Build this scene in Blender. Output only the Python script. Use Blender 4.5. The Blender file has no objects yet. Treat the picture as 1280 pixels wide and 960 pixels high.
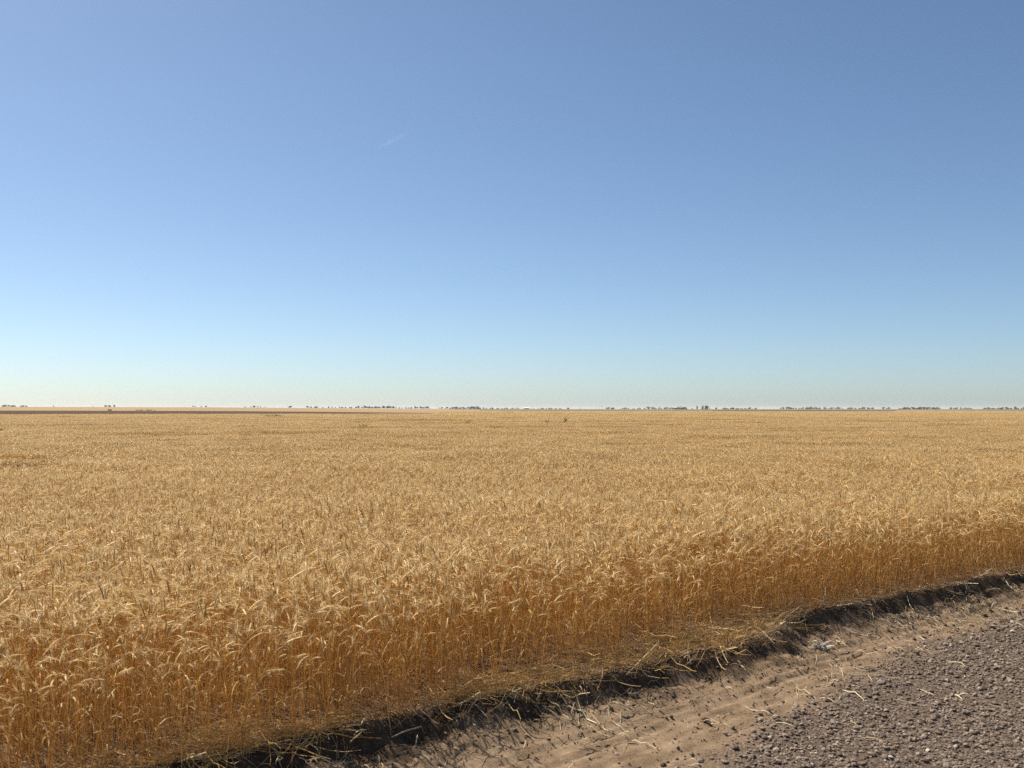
import bpy, bmesh, math, random
import numpy as np

random.seed(7)
RNG = np.random.default_rng(7)
scene = bpy.context.scene
COL = scene.collection

# ------------------------------------------------------------------ camera
EYE = 1.62                       # metres above the wheat field's soil
FPX = 1280 * 35.0 / 36.0         # focal length in photo pixels
HORIZON = 512.0                  # pixel row of the level line in the photo
cam_d = bpy.data.cameras.new("camera")
cam_d.lens = 35.0
cam_d.sensor_width = 36.0
cam_d.clip_start = 0.05
cam_d.clip_end = 60000.0
cam_d.dof.use_dof = True
cam_d.dof.focus_distance = 13.0
cam_d.dof.aperture_fstop = 5.6
cam = bpy.data.objects.new("camera", cam_d)
COL.objects.link(cam)
cam.location = (0, 0, EYE)
cam.rotation_euler = (math.radians(90) + math.atan((HORIZON - 480) / FPX), 0, 0)
scene.camera = cam

# ------------------------------------------------------------------ light
SUN_EL = math.radians(52)
SUN_AZ = math.radians(-49)       # from the view direction, negative = to the left
world = bpy.data.worlds.new("World")
scene.world = world
world.use_nodes = True
wn = world.node_tree.nodes
wl = world.node_tree.links
wn.clear()
sky = wn.new("ShaderNodeTexSky")
sky.sky_type = 'NISHITA'
sky.sun_disc = False
sky.sun_elevation = SUN_EL
sky.sun_rotation = SUN_AZ
sky.altitude = 850
sky.air_density = 0.74
sky.dust_density = 1.35
sky.ozone_density = 3.2
bg = wn.new("ShaderNodeBackground")
bg.inputs["Strength"].default_value = 0.063
wo = wn.new("ShaderNodeOutputWorld")
tint = wn.new("ShaderNodeVectorMath")          # white balance of the picture's sky
tint.operation = 'MULTIPLY'
tint.inputs[1].default_value = (0.975, 1.03, 1.005)
wl.new(sky.outputs[0], tint.inputs[0])
wl.new(tint.outputs[0], bg.inputs[0])
wl.new(bg.outputs[0], wo.inputs[0])
sun_d = bpy.data.lights.new("sun", 'SUN')
sun_d.energy = 4.4
sun_d.angle = math.radians(0.53)
sun_d.color = (1.0, 0.93, 0.83)
sun = bpy.data.objects.new("sun", sun_d)
COL.objects.link(sun)
sun.rotation_euler = (math.radians(90) - SUN_EL, 0, math.pi - SUN_AZ)
sun.location = (-20, 5, 30)
vs = scene.view_settings
vs.view_transform = 'Standard'
vs.look = 'None'
vs.exposure = 0.95
vs.gamma = 1.0
vs.use_curve_mapping = False
scene.render.engine = 'CYCLES'
scene.cycles.max_bounces = 8
scene.cycles.diffuse_bounces = 4
scene.cycles.transmission_bounces = 5
scene.cycles.glossy_bounces = 2
scene.cycles.volume_bounces = 1
scene.cycles.use_denoising = False
scene.cycles.sample_clamp_indirect = 6.0

# ------------------------------------------------------------------ numpy helpers
def _hash(ix, iy, seed):
    h = (ix.astype(np.int64) * 374761393 + iy.astype(np.int64) * 668265263 + seed * 1442695041) & 0x7fffffff
    h = ((h ^ (h >> 13)) * 1274126177) & 0x7fffffff
    h = h ^ (h >> 16)
    return (h & 0xffff) / 65535.0

def vnoise(x, y, seed=0):
    x = np.asarray(x, float); y = np.asarray(y, float)
    ix = np.floor(x); iy = np.floor(y)
    fx = x - ix; fy = y - iy
    fx = fx * fx * (3 - 2 * fx); fy = fy * fy * (3 - 2 * fy)
    a = _hash(ix, iy, seed); b = _hash(ix + 1, iy, seed)
    c = _hash(ix, iy + 1, seed); d = _hash(ix + 1, iy + 1, seed)
    return (a * (1 - fx) + b * fx) * (1 - fy) + (c * (1 - fx) + d * fx) * fy

def fbm(x, y, seed=0, octs=4):
    v = 0.0; amp = 0.5; tot = 0.0
    for i in range(octs):
        v = v + amp * vnoise(x * 2 ** i, y * 2 ** i, seed + i * 17)
        tot += amp; amp *= 0.5
    return v / tot

def sstep(a, b, x):
    t = np.clip((np.asarray(x, float) - a) / (b - a), 0, 1)
    return t * t * (3 - 2 * t)

# ------------------------------------------------------------------ layout of the field edge
P0 = np.array([-0.67, 5.2]); ANG = math.radians(37)
U = np.array([math.cos(ANG), math.sin(ANG)])      # along the road
N = np.array([math.sin(ANG), -math.cos(ANG)])     # from the field towards the road

def to_xy(s, t):
    s = np.asarray(s, float); t = np.asarray(t, float)
    return P0[0] + U[0] * t + N[0] * s, P0[1] + U[1] * t + N[1] * s

def to_st(x, y):
    dx = np.asarray(x, float) - P0[0]; dy = np.asarray(y, float) - P0[1]
    return dx * N[0] + dy * N[1], dx * U[0] + dy * U[1]

def lip(t):          # top edge of the little cut bank
    return np.interp(t, [-50, 0, 2.6, 3.3, 4.2, 7.6, 14, 60], [0.05, 0.0, 0.0, -0.14, -0.40, -0.36, -0.30, -0.3]) + 0.09 * (vnoise(np.asarray(t) * 1.3, np.asarray(t) * 0 + 3.3, 5) - 0.5) + 0.05 * (vnoise(np.asarray(t) * 6, np.asarray(t) * 0 + 1.3, 6) - 0.5)

def wheat_edge(t):   # where the standing wheat begins
    return np.interp(t, [-50, -0.5, 0.4, 1.0, 2.5, 3.4, 5.1, 7.6, 14, 60], [0.02, 0.02, 0.0, -0.20, -0.29, -0.47, -0.44, -0.37, -0.31, -0.31])

def gravel_edge(t):
    return np.interp(t, [-50, 0, 1, 2.3, 3.5, 4.5, 6.5, 12, 60], [1.7, 1.4, 1.13, 0.81, 0.53, 0.38, 0.25, 0.18, 0.18]) + 0.12 * (vnoise(np.asarray(t) * 1.9, np.asarray(t) * 0 + 7.7, 9) - 0.5)

def ground_z(x, y, micro=True):
    x = np.asarray(x, float); y = np.asarray(y, float)
    s, t = to_st(x, y)
    q = s - lip(t)
    g = gravel_edge(t)
    # cut bank, verge and road
    bw = 0.05 + 0.34 * fbm(t * 1.7, t * 0 + 4.4, 21, 3) ** 2            # how far the cut face leans out
    drop = 0.105 * sstep(0.0, 1.0, q / bw) + 0.06 * sstep(0.05, 0.55, q) + 0.02 * sstep(0.5, 1.2, q)
    crown = 0.07 * sstep(0.8, 3.4, s) - 0.07 * sstep(3.8, 6.6, s)
    far_side = 0.2 * sstep(6.6, 8.0, s)
    z = -drop + crown + far_side
    if micro:
        near = 1 - sstep(18, 40, np.hypot(x, y))
        verge = sstep(0.05, 0.2, q) * (1 - sstep(g, g + 0.3, s))
        field = 1 - sstep(-0.05, 0.0, q)
        grav = sstep(g - 0.1, g + 0.2, s)
        wob = 0.05 * (fbm(t * 0.7, s * 0 + 2.0, 31, 2) - 0.5)
        ruts = 0.008 * (1 - 2 * np.abs(np.sin((s + wob + 0.03 * t) * math.pi / 0.15 + 1.2 * fbm(t * 0.4, s, 12, 2)))) * vnoise(s * 4, t * 0.3, 13) ** 2
        tracks = 0.0
        for c, wd, dep in ((0.27, .022, .014), (0.36, .018, .010), (0.45, .028, .017), (0.545, .018, .010), (0.62, .024, .012), (0.76, .03, .010)):
            u_ = (s - (c - 0.12 * (t - 2.3) + 0.03 * (vnoise(t * 0.8, t * 0 + c * 9, 33) - 0.5))) / wd
            tracks = tracks + 1.15 * dep * (0.35 * np.exp(-(np.abs(u_) - 1.6) ** 2 * 3) - np.exp(-u_ ** 2)) * (0.35 + 0.9 * vnoise(t * 1.4, t * 0 + c * 31, 34))
        m = verge * sstep(0.16, 0.3, q) * tracks + verge * (ruts + 0.022 * (fbm(s * 9, t * 3.2, 14, 4) - 0.5) + 0.020 * (fbm(s * 34, t * 26, 15, 2) - 0.5))
        m = m + field * 0.035 * (fbm(x * 7, y * 7, 16, 4) - 0.4)
        m = m + grav * (0.014 * (fbm(x * 22, y * 22, 17, 3) - 0.5) + 0.012 * (fbm(x * 3, y * 3, 18, 2) - 0.5))
        bank = sstep(-0.06, 0.04, q) * (1 - sstep(0.15, 0.42, q))
        m = m + bank * (0.085 * (fbm(s * 7, t * 7, 19, 3) - 0.5) + 0.05 * (fbm(s * 24, t * 24, 22, 3) - 0.5))
        rough = np.abs(fbm(s * 17, t * 9, 23, 3) - 0.5) * verge * (1 - sstep(0.2, 0.65, q))
        m = m + 0.05 * rough
        z = z + m * near
    # far country: a long low rise on the left, almost level on the right
    r = np.hypot(x, y)
    a = np.where(y > 1, x / np.maximum(y, 1), 1.0)
    zl = np.interp(r, [0, 260, 700, 1500, 2250, 4000, 9000, 12000], [0, 0, 1.05, 4.6, 7.4, 5.0, 0, 0])
    zr = np.interp(r, [0, 640, 1500, 3000, 6000, 12000], [0, 0, 0.9, 2.6, 4.0, 4.0])
    w = np.interp(a, [-0.55, -0.3, -0.12, 0.0, 0.1], [1.0, 0.9, 0.45, 0.12, 0.0])
    return z + zl * w + zr * (1 - w)

def px_point(px, r):           # a point r metres from the camera in the direction of photo column px
    a = (px - 640.0) / FPX
    y = r / math.sqrt(1 + a * a)
    return a * y, y

# ------------------------------------------------------------------ object helpers
def tag(o, label=None, cat=None, group=None, kind=None):
    if label: o["label"] = label
    if cat: o["category"] = cat
    if group: o["group"] = group
    if kind: o["kind"] = kind
    return o

class MB:
    """collects vertices, faces, a material slot per face and a 0..1 random per vertex"""
    def __init__(self):
        self.v = []; self.f = []; self.m = []; self.r = []
    def add(self, verts, faces, mat=0, rnd=0.5):
        b = len(self.v)
        self.v.extend(tuple(map(float, p)) for p in verts)
        self.r.extend([rnd] * len(verts))
        self.f.extend(tuple(b + i for i in f) for f in faces)
        self.m.extend([mat] * len(faces))
    def mesh(self, name, mats, smooth=False):
        me = bpy.data.meshes.new(name)
        me.from_pydata(self.v, [], self.f)
        for m in mats: me.materials.append(m)
        me.polygons.foreach_set("material_index", self.m)
        if smooth: me.polygons.foreach_set("use_smooth", [True] * len(self.f))
        at = me.attributes.new("rnd", 'FLOAT', 'POINT')
        at.data.foreach_set("value", self.r)
        me.update()
        return me
    def obj(self, name, mats, parent=None, smooth=False):
        o = bpy.data.objects.new(name, self.mesh(name, mats, smooth))
        COL.objects.link(o)
        if parent: o.parent = parent
        return o

def np_mesh(name, verts, quads, mats, attrs=None, smooth=True, midx=None, tris=False):
    k = 3 if tris else 4
    me = bpy.data.meshes.new(name)
    nv = len(verts); nf = len(quads)
    me.vertices.add(nv); me.vertices.foreach_set("co", np.asarray(verts, np.float32).ravel())
    me.loops.add(nf * k); me.loops.foreach_set("vertex_index", np.asarray(quads, np.int32).ravel())
    me.polygons.add(nf)
    me.polygons.foreach_set("loop_start", np.arange(0, nf * k, k, dtype=np.int32))
    me.polygons.foreach_set("loop_total", np.full(nf, k, np.int32))
    for m in mats: me.materials.append(m)
    if midx is not None: me.polygons.foreach_set("material_index", np.asarray(midx, np.int32))
    me.polygons.foreach_set("use_smooth", np.full(nf, smooth))
    for nm, val in (attrs or {}).items():
        a = me.attributes.new(nm, 'FLOAT', 'POINT'); a.data.foreach_set("value", np.asarray(val, np.float32))
    me.update(calc_edges=True); me.validate()
    return me

def frame(d):
    d = np.asarray(d, float); d = d / (np.linalg.norm(d) + 1e-12)
    a = np.array([0, 0, 1.0]) if abs(d[2]) < 0.9 else np.array([1.0, 0, 0])
    u = np.cross(d, a); u /= np.linalg.norm(u)
    return d, u, np.cross(d, u)

def tube(path, radii, k=3, twist=0.0, flat=1.0):
    path = np.asarray(path, float); n = len(path)
    V = []; F = []
    for i in range(n):
        d = path[min(i + 1, n - 1)] - path[max(i - 1, 0)]
        _, u, w = frame(d)
        for j in range(k):
            a = 2 * math.pi * j / k + twist
            V.append(path[i] + radii[i] * (math.cos(a) * u + flat * math.sin(a) * w))
    for i in range(n - 1):
        for j in range(k):
            F.append((i * k + j, i * k + (j + 1) % k, (i + 1) * k + (j + 1) % k, (i + 1) * k + j))
    return V, F

def ribbon(path, widths, side):
    V = []; F = []
    side = np.asarray(side, float)
    for i, p in enumerate(path):
        p = np.asarray(p, float)
        V.append(p - side * widths[i] / 2); V.append(p + side * widths[i] / 2)
    for i in range(len(path) - 1):
        F.append((2 * i, 2 * i + 1, 2 * i + 3, 2 * i + 2))
    return V, F

# ------------------------------------------------------------------ materials
def new_mat(name):
    m = bpy.data.materials.new(name); m.use_nodes = True
    nt = m.node_tree; nt.nodes.clear()
    out = nt.nodes.new("ShaderNodeOutputMaterial")
    return m, nt, out

def ramp(nt, fac, stops):
    r = nt.nodes.new("ShaderNodeValToRGB")
    e = r.color_ramp.elements
    while len(e) < len(stops): e.new(0.5)
    for el, (p, c) in zip(e, stops):
        el.position = p; el.color = (*c, 1)
    nt.links.new(fac, r.inputs[0])
    return r.outputs[0]

def attr(nt, name):
    a = nt.nodes.new("ShaderNodeAttribute"); a.attribute_name = name
    return a.outputs["Fac"]

def math_node(nt, op, a, b=None, clamp=False):
    n = nt.nodes.new("ShaderNodeMath"); n.operation = op; n.use_clamp = clamp
    for i, v in enumerate((a, b)):
        if v is None: continue
        if isinstance(v, (int, float)): n.inputs[i].default_value = v
        else: nt.links.new(v, n.inputs[i])
    return n.outputs[0]

def noise(nt, scale, detail=4, vec=None, rough=0.55):
    n = nt.nodes.new("ShaderNodeTexNoise")
    n.inputs["Scale"].default_value = scale; n.inputs["Detail"].default_value = detail; n.inputs["Roughness"].default_value = rough
    if vec is not None: nt.links.new(vec, n.inputs["Vector"])
    return n.outputs["Fac"]

def mix_col(nt, fac, a, b, mode='MIX'):
    n = nt.nodes.new("ShaderNodeMix"); n.data_type = 'RGBA'; n.blend_type = mode
    ins = [i for i in n.inputs if i.enabled]
    for sock, v in ((n.inputs[0], fac), (n.inputs[6], a), (n.inputs[7], b)):
        if isinstance(v, (int, float)): sock.default_value = v
        elif isinstance(v, tuple): sock.default_value = (*v, 1)
        else: nt.links.new(v, sock)
    return n.outputs[2]

def plant_mat(name, stops, transl, rough=0.5, spec=0.4, per_inst=0.35):
    """dry plant tissue: reflects, lets some light through"""
    m, nt, out = new_mat(name)
    oi = nt.nodes.new("ShaderNodeObjectInfo")
    f = math_node(nt, 'ADD', math_node(nt, 'MULTIPLY', attr(nt, "rnd"), 1 - per_inst), math_node(nt, 'MULTIPLY', oi.outputs["Random"], per_inst))
    c = ramp(nt, f, stops)
    p = nt.nodes.new("ShaderNodeBsdfPrincipled")
    nt.links.new(c, p.inputs["Base Color"])
    p.inputs["Roughness"].default_value = rough
    p.inputs["Specular IOR Level"].default_value = spec
    t = nt.nodes.new("ShaderNodeBsdfTranslucent")
    nt.links.new(c, t.inputs["Color"])
    mx = nt.nodes.new("ShaderNodeMixShader"); mx.inputs[0].default_value = transl
    nt.links.new(p.outputs[0], mx.inputs[1]); nt.links.new(t.outputs[0], mx.inputs[2])
    nt.links.new(mx.outputs[0], out.inputs[0])
    return m

def plain_mat(name, col, col2, scale=3.0, rough=0.9, bump=0.0, bscale=40, spec=0.0):
    m, nt, out = new_mat(name)
    tc = nt.nodes.new("ShaderNodeTexCoord").outputs["Object"]
    c = ramp(nt, noise(nt, scale, 5, tc), [(0.3, col), (0.7, col2)])
    p = nt.nodes.new("ShaderNodeBsdfPrincipled")
    nt.links.new(c, p.inputs["Base Color"]); p.inputs["Roughness"].default_value = rough
    p.inputs["Specular IOR Level"].default_value = spec
    if bump:
        b = nt.nodes.new("ShaderNodeBump"); b.inputs["Strength"].default_value = bump; b.inputs["Distance"].default_value = 0.01
        nt.links.new(noise(nt, bscale, 5, tc), b.inputs["Height"]); nt.links.new(b.outputs[0], p.inputs["Normal"])
    nt.links.new(p.outputs[0], out.inputs[0])
    return m

M = {}
M['stem'] = plant_mat("ripe_wheat_stem", [(0.0, (0.50, 0.285, 0.085)), (0.5, (0.69, 0.455, 0.155)), (1.0, (0.83, 0.62, 0.28))], 0.48, 0.45, 0.4)
M['leaf'] = plant_mat("dry_wheat_leaf", [(0.0, (0.46, 0.26, 0.085)), (0.6, (0.68, 0.45, 0.18)), (1.0, (0.80, 0.62, 0.34))], 0.48, 0.5, 0.3)
M['ear'] = plant_mat("ripe_wheat_ear", [(0.0, (0.24, 0.145, 0.06)), (0.25, (0.66, 0.46, 0.18)), (1.0, (0.86, 0.675, 0.335))], 0.36, 0.5, 0.3)  # dark low end paints the shaded side of backlit upright ears
M['awn'] = plant_mat("wheat_awn", [(0.0, (0.72, 0.53, 0.25)), (1.0, (0.90, 0.73, 0.42))], 0.5, 0.4, 0.4)
M['straw'] = plant_mat("bleached_straw", [(0.0, (0.40, 0.23, 0.06)), (0.5, (0.60, 0.39, 0.12)), (1.0, (0.84, 0.64, 0.31))], 0.35, 0.5, 0.3)
M['pale_straw'] = plant_mat("sun_bleached_straw", [(0.0, (0.42, 0.30, 0.15)), (0.5, (0.58, 0.45, 0.25)), (1.0, (0.80, 0.68, 0.46))], 0.2, 0.5, 0.3)
M['weed'] = plant_mat("dusty_weed_leaf", [(0.0, (0.09, 0.08, 0.03)), (1.0, (0.17, 0.14, 0.06))], 0.25, 0.6, 0.3)
M['soil'] = plain_mat("field_soil", (0.12, 0.075, 0.045), (0.24, 0.16, 0.095), 6, 0.95, 0.4, 60)
M['fallow'] = plain_mat("fallow_soil", (0.070, 0.050, 0.034), (0.095, 0.068, 0.046), 0.03, 0.95)
M['stubble'] = plain_mat("stubble", (0.42, 0.31, 0.18), (0.52, 0.38, 0.22), 0.01, 0.95)
M['pasture'] = plain_mat("dry_pasture", (0.13, 0.115, 0.07), (0.18, 0.155, 0.09), 0.012, 0.95)
M['stone'] = None

def gravel_ground_mat():
    m, nt, out = new_mat("dirt_and_gravel")
    geo = nt.nodes.new("ShaderNodeNewGeometry").outputs["Position"]
    g = attr(nt, "gravel")
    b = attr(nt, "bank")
    dirt = ramp(nt, noise(nt, 5.5, 6, geo, 0.62), [(0.25, (0.135, 0.092, 0.056)), (0.5, (0.215, 0.152, 0.098)), (0.78, (0.30, 0.22, 0.148))])
    dirt = mix_col(nt, 0.55, dirt, ramp(nt, noise(nt, 48, 5, geo, 0.7), [(0.3, (0.35, 0.32, 0.3)), (0.55, (0.8, 0.8, 0.8)), (0.75, (1.0, 1.0, 1.0))]), 'MULTIPLY')
    dirt = mix_col(nt, 1.0, dirt, (1.13, 1.12, 1.10), 'MULTIPLY')
    spk = nt.nodes.new("ShaderNodeTexVoronoi"); spk.inputs["Scale"].default_value = 95
    nt.links.new(geo, spk.inputs["Vector"])
    sep = nt.nodes.new("ShaderNodeSeparateColor"); nt.links.new(spk.outputs["Color"], sep.inputs[0])
    grav = ramp(nt, sep.outputs[0], [(0.0, (0.05, 0.037, 0.028)), (0.4, (0.09, 0.067, 0.05)), (0.8, (0.14, 0.107, 0.082)), (1.0, (0.25, 0.20, 0.16))])
    soil = ramp(nt, noise(nt, 20, 5, geo), [(0.3, (0.04, 0.027, 0.018)), (0.7, (0.10, 0.068, 0.044))])  # bank soil darkened past plain dirt, painting in the strip's deep shade
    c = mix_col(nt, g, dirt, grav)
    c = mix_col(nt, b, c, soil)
    p = nt.nodes.new("ShaderNodeBsdfPrincipled")
    nt.links.new(c, p.inputs["Base Color"]); p.inputs["Roughness"].default_value = 0.95
    p.inputs["Specular IOR Level"].default_value = 0.0
    bp = nt.nodes.new("ShaderNodeBump"); bp.inputs["Strength"].default_value = 0.7; bp.inputs["Distance"].default_value = 0.008
    h = math_node(nt, 'ADD', noise(nt, 120, 5, geo, 0.7), math_node(nt, 'MULTIPLY', math_node(nt, 'MULTIPLY', spk.outputs["Distance"], -1.2), g))
    nt.links.new(h, bp.inputs["Height"]); nt.links.new(bp.outputs[0], p.inputs["Normal"])
    nt.links.new(p.outputs[0], out.inputs[0])
    return m
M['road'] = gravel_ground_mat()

def stone_mat():
    m, nt, out = new_mat("gravel_stone")
    geo = nt.nodes.new("ShaderNodeNewGeometry").outputs["Position"]
    c = ramp(nt, attr(nt, "rnd"), [(0.0, (0.05, 0.036, 0.027)), (0.3, (0.15, 0.105, 0.076)), (0.5, (0.20, 0.165, 0.13)), (0.7, (0.27, 0.20, 0.145)), (0.88, (0.36, 0.295, 0.235)), (1.0, (0.60, 0.54, 0.47))])
    c = mix_col(nt, 0.3, c, ramp(nt, noise(nt, 160, 3, geo), [(0.3, (0.10, 0.072, 0.052)), (0.7, (0.27, 0.205, 0.15))]))
    p = nt.nodes.new("ShaderNodeBsdfPrincipled"); nt.links.new(c, p.inputs["Base Color"])
    p.inputs["Roughness"].default_value = 0.85; p.inputs["Specular IOR Level"].default_value = 0.12
    nt.links.new(p.outputs[0], out.inputs[0])
    return m
M['stone'] = stone_mat()

def field_mat():
    """brown soil close by under the crop, pale stubble country beyond it"""
    m, nt, out = new_mat("field_and_stubble")
    geo = nt.nodes.new("ShaderNodeNewGeometry").outputs["Position"]
    near = ramp(nt, noise(nt, 9, 6, geo), [(0.3, (0.10, 0.062, 0.038)), (0.7, (0.22, 0.145, 0.085))])
    far = ramp(nt, noise(nt, 0.004, 4, geo), [(0.3, (0.25, 0.18, 0.105)), (0.7, (0.33, 0.235, 0.135))])
    c = mix_col(nt, attr(nt, "open"), near, far)
    p = nt.nodes.new("ShaderNodeBsdfPrincipled"); nt.links.new(c, p.inputs["Base Color"])
    p.inputs["Roughness"].default_value = 0.95; p.inputs["Specular IOR Level"].default_value = 0.0
    bp = nt.nodes.new("ShaderNodeBump"); bp.inputs["Strength"].default_value = 0.6; bp.inputs["Distance"].default_value = 0.02
    nt.links.new(noise(nt, 45, 5, geo, 0.7), bp.inputs["Height"]); nt.links.new(bp.outputs[0], p.inputs["Normal"])
    nt.links.new(p.outputs[0], out.inputs[0])
    return m
M['field'] = field_mat()

# ------------------------------------------------------------------ ground: field, bank with verge, road
def lines(a, b, step, far, grow):
    core = list(np.arange(a, b + 1e-6, step))
    lo = []; d = step; p = a
    while p > -far:
        d *= grow; p -= d; lo.append(p)
    hi = []; d = step; p = core[-1]
    while p < far:
        d *= grow; p += d; hi.append(p)
    return np.array(lo[::-1] + core + hi)

def build_ground():
    S = lines(-0.9, 4.2, 0.026, 11000, 1.16)
    T = lines(-2.5, 13.0, 0.036, 11000, 1.16)
    s, t = np.meshgrid(S, T, indexing='ij')
    x, y = to_xy(s, t)
    z = ground_z(x, y)
    ns, nt_ = s.shape
    V = np.stack([x, y, z], -1).reshape(-1, 3)
    idx = np.arange(ns * nt_).reshape(ns, nt_)
    Q = np.stack([idx[:-1, :-1], idx[1:, :-1], idx[1:, 1:], idx[:-1, 1:]], -1).reshape(-1, 4)
    q = (s - lip(t)); g = gravel_edge(t)
    grav = np.clip(sstep(g - 0.16, g + 0.22, s) + 0.5 * (vnoise(s * 7, t * 7, 41) - 0.5) * (sstep(g - 0.4, g, s) - sstep(g, g + 0.4, s)), 0, 1)
    bank = sstep(-0.05, 0.0, q) * (1 - sstep(0.06, 0.26, q + 0.36 * (fbm(s * 6, t * 6, 43, 4) - 0.5)))  # mask for the painted shade on the cut face, lower edge ragged like a shadow
    r = np.hypot(x, y)
    opn = sstep(60, 200, r)
    qc = (q[:-1, :-1] + q[1:, 1:]) / 2; gc = (g[:-1, :-1] + g[1:, 1:]) / 2; sc = (s[:-1, :-1] + s[1:, 1:]) / 2
    road = ((sc > gc) & (sc < 6.6)).ravel()
    verge = ((qc > -0.04) & (sc <= gc)).ravel()
    out = {}
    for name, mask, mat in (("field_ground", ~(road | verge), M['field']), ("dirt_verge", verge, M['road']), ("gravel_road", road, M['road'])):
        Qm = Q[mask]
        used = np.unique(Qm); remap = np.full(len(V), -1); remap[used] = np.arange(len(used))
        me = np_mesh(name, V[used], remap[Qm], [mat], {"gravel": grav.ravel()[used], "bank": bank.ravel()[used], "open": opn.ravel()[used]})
        o = bpy.data.objects.new(name, me); COL.objects.link(o); o["kind"] = "structure"
        out[name] = o
    out["field_ground"]["label"] = "dry brown soil and pale stubble plain under the wheat"
    out["dirt_verge"]["label"] = "bare tan dirt verge with wheel ruts below the field bank"
    out["gravel_road"]["label"] = "grey brown gravel road surface"
build_ground()

def far_sheet(name, px0, px1, near_fn, far_fn, mat, label, nx=120, ny=14, lift=0.06):
    px = np.linspace(px0, px1, nx); k = np.linspace(0, 1, ny)
    P, K = np.meshgrid(px, k, indexing='ij')
    R = near_fn(P) * (1 - K) + far_fn(P) * K
    a = (P - 640) / FPX
    y = R / np.sqrt(1 + a * a); x = a * y
    z = ground_z(x, y, False) + lift
    V = np.stack([x, y, z], -1).reshape(-1, 3)
    idx = np.arange(nx * ny).reshape(nx, ny)
    Q = np.stack([idx[:-1, :-1], idx[1:, :-1], idx[1:, 1:], idx[:-1, 1:]], -1).reshape(-1, 4)
    o = bpy.data.objects.new(name, np_mesh(name, V, Q, [mat])); COL.objects.link(o)
    o["kind"] = "structure"; o["label"] = label
    return o

def wheat_end(px):     # how far the standing wheat reaches, by direction
    return np.interp(px, [-400, 540, 600, 640, 2000], [236, 240, 560, 640, 640])

far_sheet("fallow_field", -420, 545, lambda p: wheat_end(p) * 1.01 + p * 0, lambda p: np.interp(p, [-420, 0, 300, 545], [720, 690, 600, 425]), M['fallow'], "dark brown bare fallow strip beyond the wheat", lift=0.05)
far_sheet("fallow_field", 890, 1120, lambda p: 800 + p * 0, lambda p: 1150 + 60 * np.sin(p * 0.02), M['fallow'], "thin reddish brown fallow strip beyond the wheat", lift=0.12)
far_sheet("pasture", 560, 800, lambda p: 1000 + 500 * (p < 600), lambda p: 4200 + p * 0, M['pasture'], "olive brown pasture on the far plain", lift=0.2)
far_sheet("pasture", 800, 1600, lambda p: 1200 + 120 * np.sin(p * 0.013), lambda p: 4200 + p * 0, M['pasture'], "grey green pasture on the far plain under the tree rows", lift=0.2)

# ------------------------------------------------------------------ wheat
WHEAT_MATS = None
def stalk_path(h, lean, nod, az, n_stem, n_ear, ear_len):
    """stem rises with a small lean, then arches over; returns stem points and ear points"""
    ca, sa = math.cos(az), math.sin(az)
    pts = [np.zeros(3)]; ls = np.linspace(0, 1, n_stem + 1)
    for i in range(n_stem):
        l = (ls[i] + ls[i + 1]) / 2
        ph = lean + nod * 0.62 * max(0.0, (l - 0.66) / 0.34) ** 1.8
        d = np.array([math.sin(ph) * ca, math.sin(ph) * sa, math.cos(ph)])
        pts.append(pts[-1] + d * h * (ls[i + 1] - ls[i]))
    ear = [pts[-1]]
    for i in range(n_ear):
        l = (i + 0.5) / n_ear
        ph = lean + nod * (0.62 + 0.38 * l)
        d = np.array([math.sin(ph) * ca, math.sin(ph) * sa, math.cos(ph)])
        ear.append(ear[-1] + d * ear_len / n_ear)
    return pts, ear

def rand_stalk(rs, upright=None, wind=math.pi):
    up = rs.random() < 0.33 if upright is None else upright
    if up:
        nod = rs.uniform(0.0, 0.5); h = rs.uniform(0.53, 0.61)
    else:
        nod = rs.uniform(0.9, 2.25); h = rs.uniform(0.54, 0.66)
    az = rs.vonmisesvariate(wind, 0.9)
    return dict(h=h, lean=abs(rs.gauss(0, 0.09)), nod=nod, az=az, ear=rs.uniform(0.065, 0.095), up=up)

def add_awns(mb, ear, rs, n, width, rnd, L=(0.045, 0.085)):
    ne = len(ear) - 1
    for k in range(n):
        i = rs.randrange(max(0, ne // 4), ne)
        p = ear[i] * 0.5 + ear[i + 1] * 0.5
        d, u, w = frame(ear[i + 1] - ear[i])
        a = rs.uniform(0, 2 * math.pi); sp = rs.uniform(0.12, 0.5)
        dd = d + sp * (math.cos(a) * u + math.sin(a) * w); dd /= np.linalg.norm(dd)
        side = np.cross(dd, [rs.gauss(0, 1), rs.gauss(0, 1), rs.gauss(0, 1)]); side /= np.linalg.norm(side)
        mb.add([p - side * width / 2, p + side * width / 2, p + dd * rs.uniform(*L)], [(0, 1, 2)], 3, rnd)

def add_leaf(mb, base, rs, length, width, rnd, n=5, mat=1):
    az = rs.uniform(0, 2 * math.pi); ph = rs.uniform(0.2, 0.8); cv = rs.uniform(1.2, 2.6)
    side = np.array([-math.sin(az), math.cos(az), rs.uniform(-0.5, 0.5)]); side /= np.linalg.norm(side)
    p = np.array(base, float); path = [p.copy()]
    for i in range(n):
        a = ph + cv * (i / n) ** 1.1
        p = p + length / n * np.array([math.sin(a) * math.cos(az), math.sin(a) * math.sin(az), math.cos(a)])
        path.append(p.copy())
    wd = [width * (0.55 + 0.9 * t - 1.45 * t * t) if t < 1 else width * 0.05 for t in np.linspace(0, 1, n + 1)]
    v, f = ribbon(path, [max(w_, 0.0006) for w_ in wd], side)
    mb.add(v, f, mat, rnd)

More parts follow.
